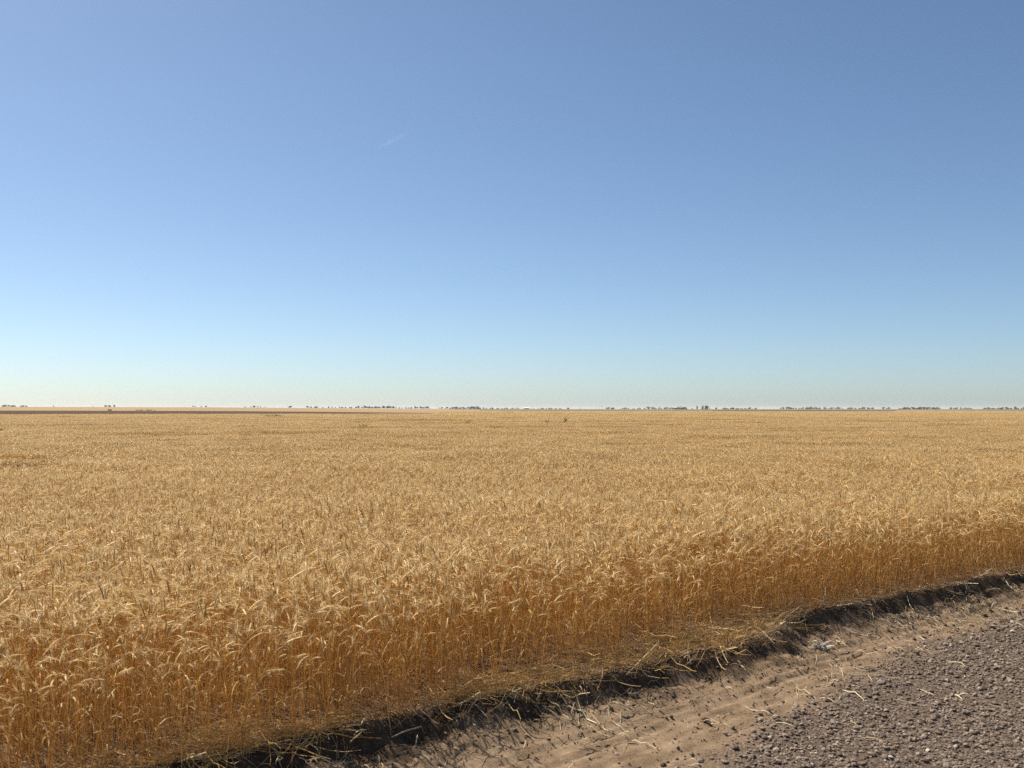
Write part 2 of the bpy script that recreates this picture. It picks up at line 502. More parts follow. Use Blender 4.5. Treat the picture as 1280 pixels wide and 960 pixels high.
EAR_PROFILE = [0.35, 1.0, 0.82, 1.12, 0.85, 1.05, 0.74, 0.2]
def stalk_high(mbs, rs, p):
    """mbs: builders for stem, leaf, ear, awn (may be the same one)"""
    stem, ear = stalk_path(p['h'], p['lean'], p['nod'], p['az'], 9, 7, p['ear'])
    rnd = rs.random()
    r = [0.0021 - 0.0010 * i / 9 for i in range(10)]
    v, f = tube(stem, r, 3); mbs[0].add(v, f, 0, rnd)
    er = 0.0045 * rs.uniform(0.85, 1.15)
    v, f = tube(ear, [er * k for k in EAR_PROFILE], 4, rs.uniform(0, 1.5), 0.75)
    ernd = rs.uniform(0.0, 0.22) if (p['up'] and rs.random() < 0.6) else rs.uniform(0.25, 1.0)  # low values colour many upright ears dark, as if backlit
    mbs[2].add(v, f, 2, ernd)
    add_awns(mbs[3], ear, rs, 14, 0.0011, rs.random())
    for k in range(rs.choice([0, 1, 1, 2])):
        b = stem[rs.choice([2, 3, 4, 5, 6])]
        lm = mbs[1]
        if isinstance(lm, list): lm.append(MB()); lm = lm[-1]
        add_leaf(lm, b, rs, rs.uniform(0.08, 0.2), rs.uniform(0.004, 0.0085), rs.random())

def stalk_mid(mb, rs, p, ox, oy):
    o = np.array([ox, oy, 0.0])
    stem, ear = stalk_path(p['h'], p['lean'], p['nod'], p['az'], 5, 3, p['ear'])
    stem = [q + o for q in stem]; ear = [q + o for q in ear]
    rnd = rs.random()
    stem = stem[1:]
    v, f = tube(stem, [0.0022, 0.0019, 0.0016, 0.0014, 0.0012][:len(stem)], 3); mb.add(v, f, 0, rnd)
    v, f = tube(ear, [0.0023, 0.0049, 0.0047, 0.0012], 3, rs.uniform(0, 2))
    mb.add(v, f, 2, rs.uniform(0.0, 0.22) if (p['up'] and rs.random() < 0.6) else rs.uniform(0.25, 1.0))
    add_awns(mb, ear, rs, 5, 0.0022, rs.random())
    if rs.random() < 0.7:
        add_leaf(mb, stem[1] if len(stem) > 1 else stem[0], rs, rs.uniform(0.1, 0.2), 0.008, rs.random(), 3)

def stalk_far(mb, rs, p, ox, oy):
    o = np.array([ox, oy, 0.0])
    stem, ear = stalk_path(p['h'], p['lean'], p['nod'], p['az'], 3, 2, p['ear'] * 1.1)
    stem = [q + o for q in stem]; ear = [q + o for q in ear]
    a = rs.uniform(0, math.pi)
    v, f = ribbon(stem[1:], [0.006] * 3, (math.cos(a), math.sin(a), 0)); mb.add(v, f, 0, rs.random())
    v, f = tube(ear, [0.007, 0.013, 0.004], 3, rs.uniform(0, 2))
    mb.add(v, f, 2, rs.uniform(0.1, 0.25) if (p['up'] and rs.random() < 0.25) else rs.uniform(0.4, 1.0))
    add_awns(mb, ear, rs, 4, 0.009, rs.random())

WM = [M['stem'], M['leaf'], M['ear'], M['awn']]
NEAR_N, MID_N, FAR_N = 96, 8, 5
def build_variants():
    rs = random.Random(11)
    col = bpy.data.collections.new("wheat_pieces")     # never linked to the scene: only the source of the crop
    def put(mb, i):
        o = bpy.data.objects.new("wheat_piece_%03d" % i, mb.mesh("wheat_piece_%03d" % i, WM))
        col.objects.link(o)
    i = 0
    for k in range(NEAR_N):
        mb = MB(); stalk_high([mb] * 4, rs, rand_stalk(rs)); put(mb, i); i += 1
    for k in range(MID_N):
        mb = MB()
        n = 23
        for a in range(n):
            for b in range(n):
                stalk_mid(mb, rs, rand_stalk(rs), (a + rs.random()) / n - 0.5, (b + rs.random()) / n - 0.5)
        put(mb, i); i += 1
    for k in range(FAR_N):
        mb = MB(); n = 42
        for a in range(n):
            for b in range(n):
                stalk_far(mb, rs, rand_stalk(rs), 4 * ((a + rs.random()) / n - 0.5), 4 * ((b + rs.random()) / n - 0.5))
        put(mb, i); i += 1
    return col

def canopy(x, y):
    """how tall the crop stands here, as a factor"""
    h = 1.0 + 0.17 * (fbm(x * 0.30, y * 0.16, 51, 3) - 0.5) + 0.12 * (fbm(x * 1.1, y * 0.8, 52, 2) - 0.5)
    band = sstep(0.50, 0.70, fbm(x * 0.10 + 3, y * 0.33 - x * 0.04, 54, 3))     # long shallow hollows where the crop stands lower
    thin = sstep(0.62, 0.74, fbm(x * 0.06, y * 0.05, 53, 3))
    return h - 0.10 * thin - 0.20 * band

def scatter(name, P, ROT, SCL, IDX, col):
    me = bpy.data.meshes.new(name)
    me.vertices.add(len(P)); me.vertices.foreach_set("co", np.asarray(P, np.float32).ravel())
    a = me.attributes.new("rot", 'FLOAT_VECTOR', 'POINT'); a.data.foreach_set("vector", np.asarray(ROT, np.float32).ravel())
    a = me.attributes.new("scl", 'FLOAT_VECTOR', 'POINT'); a.data.foreach_set("vector", np.asarray(SCL, np.float32).ravel())
    a = me.attributes.new("pick", 'INT', 'POINT'); a.data.foreach_set("value", np.asarray(IDX, np.int32))
    me.update()
    o = bpy.data.objects.new(name, me); COL.objects.link(o)
    ng = bpy.data.node_groups.new(name + "_grow", 'GeometryNodeTree')
    ng.interface.new_socket("Geometry", in_out='INPUT', socket_type='NodeSocketGeometry')
    ng.interface.new_socket("Geometry", in_out='OUTPUT', socket_type='NodeSocketGeometry')
    nd = ng.nodes; lk = ng.links
    gi = nd.new("NodeGroupInput"); go = nd.new("NodeGroupOutput")
    ci = nd.new("GeometryNodeCollectionInfo"); ci.inputs[0].default_value = col
    ci.inputs["Separate Children"].default_value = True; ci.inputs["Reset Children"].default_value = True
    iop = nd.new("GeometryNodeInstanceOnPoints"); iop.inputs["Pick Instance"].default_value = True
    def na(nm, ty):
        n = nd.new("GeometryNodeInputNamedAttribute"); n.data_type = ty; n.inputs["Name"].default_value = nm
        return n.outputs["Attribute"]
    e2r = nd.new("FunctionNodeEulerToRotation")
    lk.new(na("rot", 'FLOAT_VECTOR'), e2r.inputs[0])
    lk.new(gi.outputs[0], iop.inputs["Points"]); lk.new(ci.outputs[0], iop.inputs["Instance"])
    lk.new(na("pick", 'INT'), iop.inputs["Instance Index"]); lk.new(e2r.outputs[0], iop.inputs["Rotation"])
    lk.new(na("scl", 'FLOAT_VECTOR'), iop.inputs["Scale"])
    lk.new(iop.outputs[0], go.inputs[0])
    md = o.modifiers.new("grow", 'NODES'); md.node_group = ng
    return o

R_NEAR, R_MID = 17.0, 75.0
def build_wheat():
    col = build_variants()
    g = RNG
    P = []; R = []; S = []; I = []
    def keep(x, y, pad):
        return (np.abs(x) < 0.56 * y + pad) & (y > 1)
    # near: one stalk per point
    dens = 660
    n = int((R_NEAR * 1.3 * R_NEAR * 1.25) * dens)
    x = g.uniform(-R_NEAR * 0.65 - 2, R_NEAR * 0.65 + 2, n); y = g.uniform(2, R_NEAR + 2, n)
    dens_eff = n / ((R_NEAR * 1.3 + 4) * R_NEAR)
    s, t = to_st(x, y)
    d = wheat_edge(t) + 0.16 * (fbm(t * 2.2, t * 0 + 5, 61, 3) - 0.5) - s          # metres inside the edge
    r = np.hypot(x, y) + 1.5 * (vnoise(x * 0.8, y * 0.8, 62) - 0.5)
    pr = np.clip(0.75 + d * 2.2, 0, 1) * (0.55 + 0.9 * vnoise(x * 5, y * 5, 63)) * np.where(d < 0.4, 0.5 + 1.0 * vnoise(t * 2.7, s * 2.7, 66), 1.0)
    ok = (d > 0) & (r < R_NEAR) & keep(x, y, 1.8) & (g.random(n) < pr)
    x, y, d, t = x[ok], y[ok], d[ok], t[ok]; m = len(x)
    sc = canopy(x, y) * np.clip(g.normal(0.98, 0.07, m), 0.78, 1.14) * (1 - (0.06 + 0.34 * fbm(t * 1.6, t * 0 + 9.1, 67, 3) ** 1.5) * (1 - sstep(0.0, 0.55, d)))   # uneven, sagging margin
    sc *= np.where((d < 0.4) & (g.random(m) < 0.16), g.uniform(0.35, 0.75, m), 1.0)     # short and broken ones at the margin
    tilt = g.normal(0, 0.07, (m, 2)) * (1 + 1.2 * (1 - sstep(0.0, 0.35, d)))[:, None]; tilt[:, 1] -= 0.16 * sstep(4.5, 8.5, t) * (1 - sstep(0.2, 1.2, d))  # the stand leans over along the right part
    P.append(np.stack([x, y, ground_z(x, y) - 0.005], -1))
    R.append(np.stack([tilt[:, 0], tilt[:, 1], g.uniform(-0.9, 0.9, m)], -1))
    S.append(np.repeat(sc[:, None], 3, 1)); I.append(g.integers(0, NEAR_N, m))
    print("near stalks", m)
    # middle: square metre patches
    gx, gy = np.meshgrid(np.arange(-48, 48), np.arange(0, 80), indexing='ij')
    x = gx.ravel() * 0.92 + g.uniform(-.1, .1, gx.size); y = gy.ravel() * 0.92 + g.uniform(-.1, .1, gx.size)
    s, t = to_st(x, y)
    r = np.hypot(x, y) + 1.5 * (vnoise(x * 0.8, y * 0.8, 62) - 0.5)
    ok = (wheat_edge(t) - s > 0.45) & (r >= R_NEAR - 0.35) & (r < R_MID) & keep(x, y, 3)
    x, y = x[ok], y[ok]; m = len(x)
    P.append(np.stack([x, y, ground_z(x, y, False)], -1))
    R.append(np.stack([g.normal(0, .02, m), g.normal(0, .02, m), g.uniform(-.35, .35, m)], -1))
    z = canopy(x, y) * g.uniform(0.95, 1.04, m)
    S.append(np.stack([np.full(m, 1.08), np.full(m, 1.08), z], -1)); I.append(NEAR_N + g.integers(0, MID_N, m))
    print("mid patches", m)
    # far: patches of sixteen square metres
    gx, gy = np.meshgrid(np.arange(-110, 110), np.arange(0, 180), indexing='ij')
    x = gx.ravel() * 3.7 + g.uniform(-.3, .3, gx.size); y = gy.ravel() * 3.7 + g.uniform(-.3, .3, gx.size)
    s, t = to_st(x, y); r = np.hypot(x, y)
    px = 640 + FPX * x / np.maximum(y, 1)
    ok = (wheat_edge(t) - s > 2) & (r >= R_MID - 1.7) & (r < wheat_end(px)) & keep(x, y, 8)
    x, y = x[ok], y[ok]; m = len(x)
    P.append(np.stack([x, y, ground_z(x, y, False)], -1))
    R.append(np.stack([np.zeros(m), np.zeros(m), g.uniform(-.35, .35, m)], -1))
    z = canopy(x, y) * g.uniform(0.97, 1.03, m)
    S.append(np.stack([np.full(m, 1.08), np.full(m, 1.08), z], -1)); I.append(NEAR_N + MID_N + g.integers(0, FAR_N, m))
    print("far patches", m)
    o = scatter("wheat_field", np.concatenate(P), np.concatenate(R), np.concatenate(S), np.concatenate(I), col)
    tag(o, "golden ripe wheat crop filling the plain up to the horizon", "wheat", kind="stuff")
build_wheat()

# ------------------------------------------------------------------ wheat stalks at the open edge, one by one
def hierarchy_copy(root):
    c = root.copy(); COL.objects.link(c)
    for ch in root.children:
        d = ch.copy(); COL.objects.link(d); d.parent = c
        for gch in ch.children:
            e = gch.copy(); COL.objects.link(e); e.parent = d
    return c

def make_stalk(rs, upright):
    mbs = [MB(), [], MB(), MB()]
    stalk_high(mbs, rs, rand_stalk(rs, upright))
    root = bpy.data.objects.new("wheat_stalk", None); COL.objects.link(root); root.empty_display_size = 0.05
    mbs[0].obj("stem", WM, root); 
    ear = mbs[2].obj("ear", WM, root, True); aw = mbs[3].obj("awns", WM, ear); aw["kind"] = "stuff"
    for lm in mbs[1]: lm.obj("leaf", WM, root)
    return root

def build_edge_stalks():
    rs = random.Random(23)
    protos = [(make_stalk(rs, k % 3 == 0), k % 3 == 0) for k in range(12)]
    fresh = [True] * 12
    for i in range(130):
        k = i % 12
        t = rs.uniform(-1.3, 10.5); 
        s = float(wheat_edge(np.array(t))) - rs.uniform(-0.05, 0.16)
        x, y = to_xy(s, t)
        o = protos[k][0] if fresh[k] else hierarchy_copy(protos[k][0]); fresh[k] = False
        o.location = (x, y, float(ground_z(x, y)) - 0.004)
        o.rotation_euler = (rs.gauss(0, 0.12), rs.gauss(0, 0.12) - (0.15 if t > 5 else 0), rs.uniform(-1.2, 1.2))
        sc = rs.uniform(0.72, 1.02); o.scale = (sc,) * 3
        size = "short" if sc < 0.8 else ("tall" if sc > 0.93 else "middling")
        spot = "where the matted straw is widest" if 0.6 < t < 3.4 else ("right above the bare dark bank" if t >= 3.4 else "where the straw mat is narrow")
        kind = "upright" if protos[k][1] else "nodding"
        tag(o, "%s %s ripe wheat stalk in the outermost row %s" % (size, kind, spot), "wheat stalk", "%s %s edge stalks %s" % (size, kind, spot))
build_edge_stalks()

# ------------------------------------------------------------------ straw lying about
def strand(rs, x, y, az, length, width, lift, mat=0, bend=0.3, rise=0.0):
    """one flattened straw draped on the ground, as a three sided tube"""
    n = 4; pts = []
    a = az; px, py = x, y
    for i in range(n + 1):
        pts.append((px, py))
        a += rs.gauss(0, bend) / n
        px += math.cos(a) * length / n; py += math.sin(a) * length / n
    xs = np.array([p[0] for p in pts]); ys = np.array([p[1] for p in pts])
    return xs, ys

def build_litter():
    rs = random.Random(31); g = np.random.default_rng(31)
    V = []; F = []; RN = []
    base = 0
    n = 12500
    t = g.uniform(-2.2, 12, n)
    we = wheat_edge(t); lp = lip(t)
    kind = g.random(n)
    s = np.where(kind < 0.66, we - 0.12 + (lp - we + 0.13) * g.random(n) ** 0.8, np.where(kind < 0.92, lp + g.exponential(0.25, n), we - g.uniform(0, 0.9, n)))
    on_mat = (s < lp)
    # thick mat in the middle stretch, thin to the right where the bank lies open
    mat_amt = np.interp(t, [-2.2, -0.5, 0.3, 3.0, 3.9, 12], [0.8, 0.9, 1.0, 1.0, 0.16, 0.08])
    keep = g.random(n) < np.where(on_mat, mat_amt, 1.9 * sstep(0.42, 0.75, fbm(t * 1.6, s * 2.5, 83, 3)) + 0.12)
    keep &= ~(on_mat & (vnoise(s * 6, t * 4, 85) > 0.74))             # worn holes in the mat
    keep &= ~((s > lp) & (s < lp + 0.17) & (g.random(n) < 0.8))        # the cut face stays bare
    t, s, on_mat = t[keep], s[keep], on_mat[keep]; n = len(t)
    L = np.where(on_mat, 0.04 + 0.34 * g.random(n) ** 1.6, g.uniform(0.04, 0.22, n))
    az = ANG + np.where(on_mat, g.normal(0, 0.34, n) * np.where(g.random(n) < 0.28, 3.2, 1.0), g.normal(0, 1.0, n)) + np.where(g.random(n) < 0.5, 0, math.pi)
    thick = np.where(on_mat, 0.075 * g.random(n) ** 1.5 * np.interp(t, [-2, 0, 3, 4, 12], [1, 1, 1, .4, .3]), 0.008 * g.random(n))
    k = 5
    a0 = az[:, None] + np.cumsum(g.normal(0, 0.10, (n, k)), 1)
    x0, y0 = to_xy(s, t)
    X = x0[:, None] + np.concatenate([np.zeros((n, 1)), np.cumsum(np.cos(a0[:, :-1]) * L[:, None] / (k - 1), 1)], 1)
    Y = y0[:, None] + np.concatenate([np.zeros((n, 1)), np.cumsum(np.sin(a0[:, :-1]) * L[:, None] / (k - 1), 1)], 1)
    Z = ground_z(X, Y)
    # straw bridges the lip of the bank instead of following it down
    zc = ground_z(x0, y0)
    tuft = 0.15 + 2.2 * vnoise(x0 * 8, y0 * 8, 81) ** 2
    thick = thick * tuft
    rise = np.where(on_mat & (g.random(n) < 0.07), np.abs(g.normal(0, 0.45, n)), 0.0)
    Z = np.where(on_mat[:, None], np.maximum(Z, zc[:, None] - 0.05), Z) + 0.004 + thick[:, None] + 0.012 * np.abs(g.normal(0, 1, (n, k))) * on_mat[:, None] + (rise * L)[:, None] * np.linspace(0, 1, k)[None, :]
    w = np.where(on_mat, g.uniform(0.0022, 0.0052, n), g.uniform(0.002, 0.0042, n))
    sx = -np.sin(a0); sy = np.cos(a0)
    taper = np.array([0.8, 1, 1, 0.9, 0.6])[None, :]
    for dx, dz in ((-0.5, 0.0), (0.5, 0.0), (0.0, 0.6)):
        V.append(np.stack([X + sx * w[:, None] * dx * taper, Y + sy * w[:, None] * dx * taper, Z + w[:, None] * dz * taper], -1))
    VV = np.stack(V, 2)                       # n, k, 3, xyz
    vid = np.arange(n * k * 3).reshape(n, k, 3)
    Q = []
    for j in range(3):
        j2 = (j + 1) % 3
        Q.append(np.stack([vid[:, :-1, j], vid[:, :-1, j2], vid[:, 1:, j2], vid[:, 1:, j]], -1).reshape(-1, 4))
    rnd = np.repeat(g.random(n), k * 3)
    me = np_mesh("straw_litter", VV.reshape(-1, 3), np.concatenate(Q), [M['straw'], M['pale_straw']], {"rnd": rnd}, smooth=False, midx=np.tile(np.repeat((~on_mat).astype(np.int32), k - 1), 3))
    o = bpy.data.objects.new("straw_litter", me); COL.objects.link(o)
    tag(o, "matted dry straw lying along the foot of the wheat", "straw", kind="stuff")
build_litter()

def build_straws():
    """single straws that can be told apart, on the bank and the dirt"""
    rs = random.Random(37)
    groups = [("pale straw lying on the dirt verge", "loose straws on the dirt verge", 64, 'verge'),
              ("straw sticking out over the dark bank", "straws over the dark bank", 26, 'bank'),
              ("stray straw lying on the gravel road", "stray straws on the gravel", 14, 'road')]
    for label, grp, n, where in groups:
        for i in range(n):
            t = rs.uniform(-1.5, 8.5)
            lp = float(lip(np.array(t))); ge = float(gravel_edge(np.array(t)))
            L = rs.uniform(0.08, 0.24)
            if where == 'verge': s = lp + 0.15 + (ge - lp) * rs.random() ** 1.4 * 0.9; az = rs.uniform(0, 6.28); up = 0.0
            elif where == 'bank': s = lp + rs.uniform(-0.04, 0.10); az = ANG + rs.gauss(-0.7, 0.7); up = rs.uniform(0.1, 0.9); L *= 0.9
            else: s = ge + rs.random() ** 1.5 * 1.6; az = rs.uniform(0, 6.28); up = 0.0
            x, y = to_xy(s, t); x = float(x); y = float(y)
            z0 = float(ground_z(x, y)); pts = []; a = az; px, py = x, y
            kink = rs.gauss(0, 0.5)
            for j in range(6):
                l = j / 5
                zz = float(ground_z(px, py))
                if up: zz = max(zz, z0 + L * l * math.tan(up) * 0.8)
                pts.append((px - x, py - y, zz - z0 + 0.005 + (0 if up else 0.010 * math.sin(l * math.pi))))
                a += rs.gauss(0, 0.12) + (kink if j == 2 else 0)
                px += math.cos(a) * L / 5; py += math.sin(a) * L / 5
            w = rs.uniform(0.0022, 0.004)
            mb = MB(); v, f = tube(pts, [w * q for q in (0.8, 1, 1, 1, 0.9, 0.6)], 4); mb.add(v, f, 0, rs.uniform(0.45, 1.0))
            o = mb.obj("straw", [M['pale_straw']])
            if rs.random() < 0.5:      # a dry leaf sheath still hanging on
                lb = MB(); add_leaf(lb, pts[2], rs, rs.uniform(0.05, 0.11), rs.uniform(0.006, 0.011), rs.uniform(0.5, 1.0), 5, 0)
                for q in range(len(lb.v)):
                    vx, vy, vz = lb.v[q]; lb.v[q] = (vx, vy, max(vz, 0.004))
                lb.obj("leaf", [M['pale_straw']], o)
            o.location = (x, y, z0)
            look = ("kinked " if abs(kink) > 0.4 else "") + ("long " if L > 0.17 else "short ")
            tail = " with dry leaf" if o.children else ""
            tag(o, look + label + tail, "straw", look + grp + tail)
build_straws()

# ------------------------------------------------------------------ gravel and stones
def ico():
    p = (1 + 5 ** 0.5) / 2
    v = np.array([(-1, p, 0), (1, p, 0), (-1, -p, 0), (1, -p, 0), (0, -1, p), (0, 1, p), (0, -1, -p), (0, 1, -p), (p, 0, -1), (p, 0, 1), (-p, 0, -1), (-p, 0, 1)], float)
    v /= np.linalg.norm(v[0])
    f = np.array([(0, 11, 5), (0, 5, 1), (0, 1, 7), (0, 7, 10), (0, 10, 11), (1, 5, 9), (5, 11, 4), (11, 10, 2), (10, 7, 6), (7, 1, 8), (3, 9, 4), (3, 4, 2), (3, 2, 6), (3, 6, 8), (3, 8, 9), (4, 9, 5), (2, 4, 11), (6, 2, 10), (8, 6, 7), (9, 8, 1)])
    return v, f

def stone_verts(g, n, size):
    v, f = ico()
    V = v[None] * (1 + g.normal(0, 0.16, (n, 12, 1)))
    V = V * np.stack([g.uniform(.8, 1.25, n), g.uniform(.65, 1.1, n), g.uniform(.45, .8, n)], -1)[:, None, :]
    a = g.uniform(0, 2 * math.pi, n); b = g.normal(0, 0.35, n)
    cb, sb = np.cos(b)[:, None], np.sin(b)[:, None]
    y, z = V[..., 1] * cb - V[..., 2] * sb, V[..., 1] * sb + V[..., 2] * cb
    ca, sa = np.cos(a)[:, None], np.sin(a)[:, None]
    x, y = V[..., 0] * ca - y * sa, V[..., 0] * sa + y * ca
    return np.stack([x, y, z], -1) * (size / 2)[:, None, None], f

def build_gravel():
    g = np.random.default_rng(41)
    n = 125000
    t = -2.4 + 15.5 * g.random(n) ** 1.0; s = g.uniform(-0.1, 3.6, n)
    x, y = to_xy(s, t)
    ge = gravel_edge(t)
    pr = sstep(ge - 0.22, ge + 0.18, s) * (0.5 + 0.8 * vnoise(x * 2.1, y * 2.1, 71)) + 0.035 * (s > lip(t) + 0.2)
    ok = (g.random(n) < pr) & (np.abs(x) < 0.56 * y + 0.8) & (y > 3)
    x, y, s = x[ok], y[ok], s[ok]; n = len(x)
    size = np.clip(g.lognormal(math.log(0.012), 0.55, n), 0.005, 0.042)
    V, f = stone_verts(g, n, size)
    V[..., 0] += x[:, None]; V[..., 1] += y[:, None]; V[..., 2] += (ground_z(x, y) + size * 0.2)[:, None]
    F = (f[None] + (np.arange(n) * 12)[:, None, None]).reshape(-1, 3)
    rnd = np.repeat(np.clip(g.beta(1.6, 1.9, n), 0, 1), 12)
    me = np_mesh("gravel", V.reshape(-1, 3), F, [M['stone']], {"rnd": rnd}, smooth=False, tris=True)
    o = bpy.data.objects.new("gravel", me); COL.objects.link(o)
    tag(o, "loose mixed grey and brown gravel covering the road", "gravel", kind="stuff")
    print("gravel stones", n)

def subdiv_stone(g, size):
    """a bigger stone: icosphere level two with chipped facets"""
    v, f = ico(); v = v.tolist(); cache = {}; F = []
    def mid(a, b):
        k = (min(a, b), max(a, b))
        if k not in cache:
            m = np.array(v[a]) + np.array(v[b]); v.append((m / np.linalg.norm(m)).tolist()); cache[k] = len(v) - 1
        return cache[k]
    for a, b, c in f:
        d, e, h = mid(a, b), mid(b, c), mid(c, a)
        F += [(a, d, h), (d, b, e), (h, e, c), (d, e, h)]
    V = np.array(v)
    for _ in range(6):
        nn = g.normal(0, 1, 3); nn /= np.linalg.norm(nn); c = g.uniform(0.55, 0.9)
        dd = V @ nn - c; V = V - np.maximum(dd, 0)[:, None] * nn * 0.9
    V *= (1 + g.normal(0, 0.03, (len(V), 1)))
    V *= np.array([g.uniform(.9, 1.3), g.uniform(.7, 1.0), g.uniform(.5, .75)]) * size / 2
    return V, F

def build_stones():
    g = np.random.default_rng(43); rs = random.Random(43)
    meshes = []
    for k in range(14):
        V, F = subdiv_stone(g, 1.0)
        tone = 0.08 + 0.9 * k / 13; mb = MB(); mb.add(V, F, 0, tone); meshes.append((mb.mesh("stone", [M['stone']]), "dark" if tone < .38 else ("brown" if tone < .72 else "pale")))
    for i in range(70):
        t = rs.uniform(-1.0, 7.5); ge = float(gravel_edge(np.array(t))); s = ge + 0.05 + rs.random() ** 1.2 * 2.2
        x, y = to_xy(s, t); size = rs.uniform(0.024, 0.042)
        o = bpy.data.objects.new("stone", meshes[i % 14][0]); COL.objects.link(o)
        o.location = (x, y, float(ground_z(x, y)) + size * 0.12); o.rotation_euler = (rs.gauss(0, .3), rs.gauss(0, .3), rs.uniform(0, 6.3)); o.scale = (size,) * 3
        tone = meshes[i % 14][1]; big = "biggest" if size > 0.035 else "larger"; where = "near the dirt edge" if s < ge + 0.6 else "out on the gravel"
        tag(o, "one of the %s %s loose stones %s of the road" % (big, tone, where), "stone", "%s %s stones %s" % (big, tone, where))
    clods = []
    for k in range(6):
        V, F = subdiv_stone(g, 1.0); V = V * (1 + g.normal(0, 0.09, (len(V), 1)))
        mb = MB(); mb.add(V, F, 0, rs.random()); clods.append(mb.mesh("soil_clod", [M['clod']]))
    for i in range(46):
        t = rs.uniform(-1.2, 7.5); lp = float(lip(np.array(t))); ge = float(gravel_edge(np.array(t)))
        s = lp + 0.12 + (ge - lp) * rs.random() ** 1.8; x, y = to_xy(s, t); size = rs.uniform(0.018, 0.045)
        o = bpy.data.objects.new("soil_clod", clods[i % 6]); COL.objects.link(o)
        o.location = (x, y, float(ground_z(x, y)) + size * 0.15); o.rotation_euler = (rs.gauss(0, .3), rs.gauss(0, .3), rs.uniform(0, 6.3)); o.scale = (size,) * 3
        big = "plum sized" if size > 0.036 else ("small" if size < 0.026 else "walnut sized"); spot = "close under the dark bank" if s < lp + 0.3 else "out on the bare verge"
        tag(o, "%s crumbly brown soil clod lying %s" % (big, spot), "soil clod", "%s soil clods %s" % (big, spot))
M['clod'] = plain_mat("soil_clod", (0.07, 0.045, 0.03), (0.15, 0.10, 0.07), 4, 0.95)
build_gravel()
build_stones()

# a grey weathered curl of dead leaf where the straw ends
def build_dead_leaf():
    t, s = 3.62, 0.07
    x, y = to_xy(s, t); z = float(ground_z(x, y))
    rs = random.Random(5)
    root = bpy.data.objects.new("dead_plant", None); COL.objects.link(root); root.location = (x, y, z)
    m = plant_mat("weathered_grey_leaf", [(0.0, (0.20, 0.18, 0.16)), (1.0, (0.46, 0.42, 0.37))], 0.15, 0.7, 0.2, 0)
    for i in range(16):
        mb = MB()
        az = rs.uniform(0, 6.28); L = rs.uniform(0.07, 0.15); w = rs.uniform(0.008, 0.02); p = np.array([rs.gauss(0, .02), rs.gauss(0, .02), 0.004]); path = [p]
        for k in range(6):
            a = 0.3 + 2.1 * k / 6 + rs.gauss(0, .15)
            p = p + L / 6 * np.array([math.sin(a) * math.cos(az), math.sin(a) * math.sin(az), math.cos(a)]); p[2] = max(p[2], 0.004); path.append(p)
        v, f = ribbon(path, [w * q for q in (.5, .9, 1, 1, .8, .5, .15)], (-math.sin(az), math.cos(az), rs.uniform(-.4, .4))); mb.add(v, f, 0, rs.random())
        mb.obj("leaf", [m], root)
    tag(root, "weathered grey dead weed lying at the end of the straw mat", "dead weed")
build_dead_leaf()

# ------------------------------------------------------------------ weeds standing above the wheat
def make_weed(rs, h, w, nleaf):
    root = bpy.data.objects.new("weed", None); COL.objects.link(root)
    st = MB(); lf = MB()
    for k in range(7):
        az = rs.uniform(0, 6.28); sp = rs.uniform(0.0, w * 0.45)
        path = [np.array([0, 0, 0.0]) + np.array([math.cos(az), math.sin(az), 0]) * sp * (j / 5) ** 1.4 + np.array([0, 0, h * rs.uniform(.8, 1) * j / 5]) for j in range(6)]
        v, f = tube(path, [0.012 * (1 - 0.13 * j) for j in range(6)], 4); st.add(v, f, 0, rs.random())
        for q in range(nleaf):
            b = path[rs.randrange(1, 6)] + np.array([rs.gauss(0, .03), rs.gauss(0, .03), rs.gauss(0, .05)])
            add_leaf(lf, b, rs, rs.uniform(0.10, 0.24), rs.uniform(0.05, 0.09), rs.random(), 4, 0)
    st.obj("stem", [M['weed']], root); lf.obj("foliage", [M['weed']], root)
    return root

def build_weeds():
    rs = random.Random(53)
    spots = [(707, 78, .90, .55, "taller bushy olive weed rising above the distant wheat"),
             (685, 80, .76, .45, "smaller olive weed rising above the distant wheat"),
             (0, 50, .85, .8, "dark bushy weed poking out of the wheat below the fallow strip"),
             (453, 56, .68, .25, "small thin weed in the open wheat"), (459, 56, .70, .3, "bushier weed beside the small thin weed in the wheat"),
             (585, 74, .78, .4, "lone faint weed in the wheat")]
    for px, r, h, w, lab in spots:
        o = make_weed(rs, h, w, 12); x, y = px_point(px, r)
        o.location = (x, y, float(ground_z(x, y, False))); tag(o, lab, "weed", "weeds in the wheat")
    pr = make_weed(rs, 0.78, 0.9, 14); first = True
    for i in range(13):
        px = 333 + 1.6 * i + rs.gauss(0, .5); r = 150 + rs.gauss(0, 2)
        x, y = px_point(px, r); o = pr if first else hierarchy_copy(pr); first = False
        o.location = (x, y, float(ground_z(x, y, False))); o.rotation_euler[2] = rs.uniform(0, 6); k = rs.uniform(.85, 1.1); o.scale = (1, 1, k)
        tag(o, "dark weed in the low row of weeds before the fallow strip", "weed", "row of dark weeds in the wheat")
build_weeds()

# ------------------------------------------------------------------ far trees
M['bark'] = plain_mat("tree_bark", (0.07, 0.055, 0.045), (0.12, 0.095, 0.075), 2, 0.95)
M['leafy'] = plant_mat("tree_foliage", [(0.0, (0.035, 0.045, 0.022)), (1.0, (0.075, 0.085, 0.04))], 0.2, 0.7, 0.2, 0.4)
M['needle'] = plant_mat("juniper_foliage", [(0.0, (0.018, 0.028, 0.018)), (1.0, (0.04, 0.055, 0.03))], 0.1, 0.7, 0.2, 0.4)

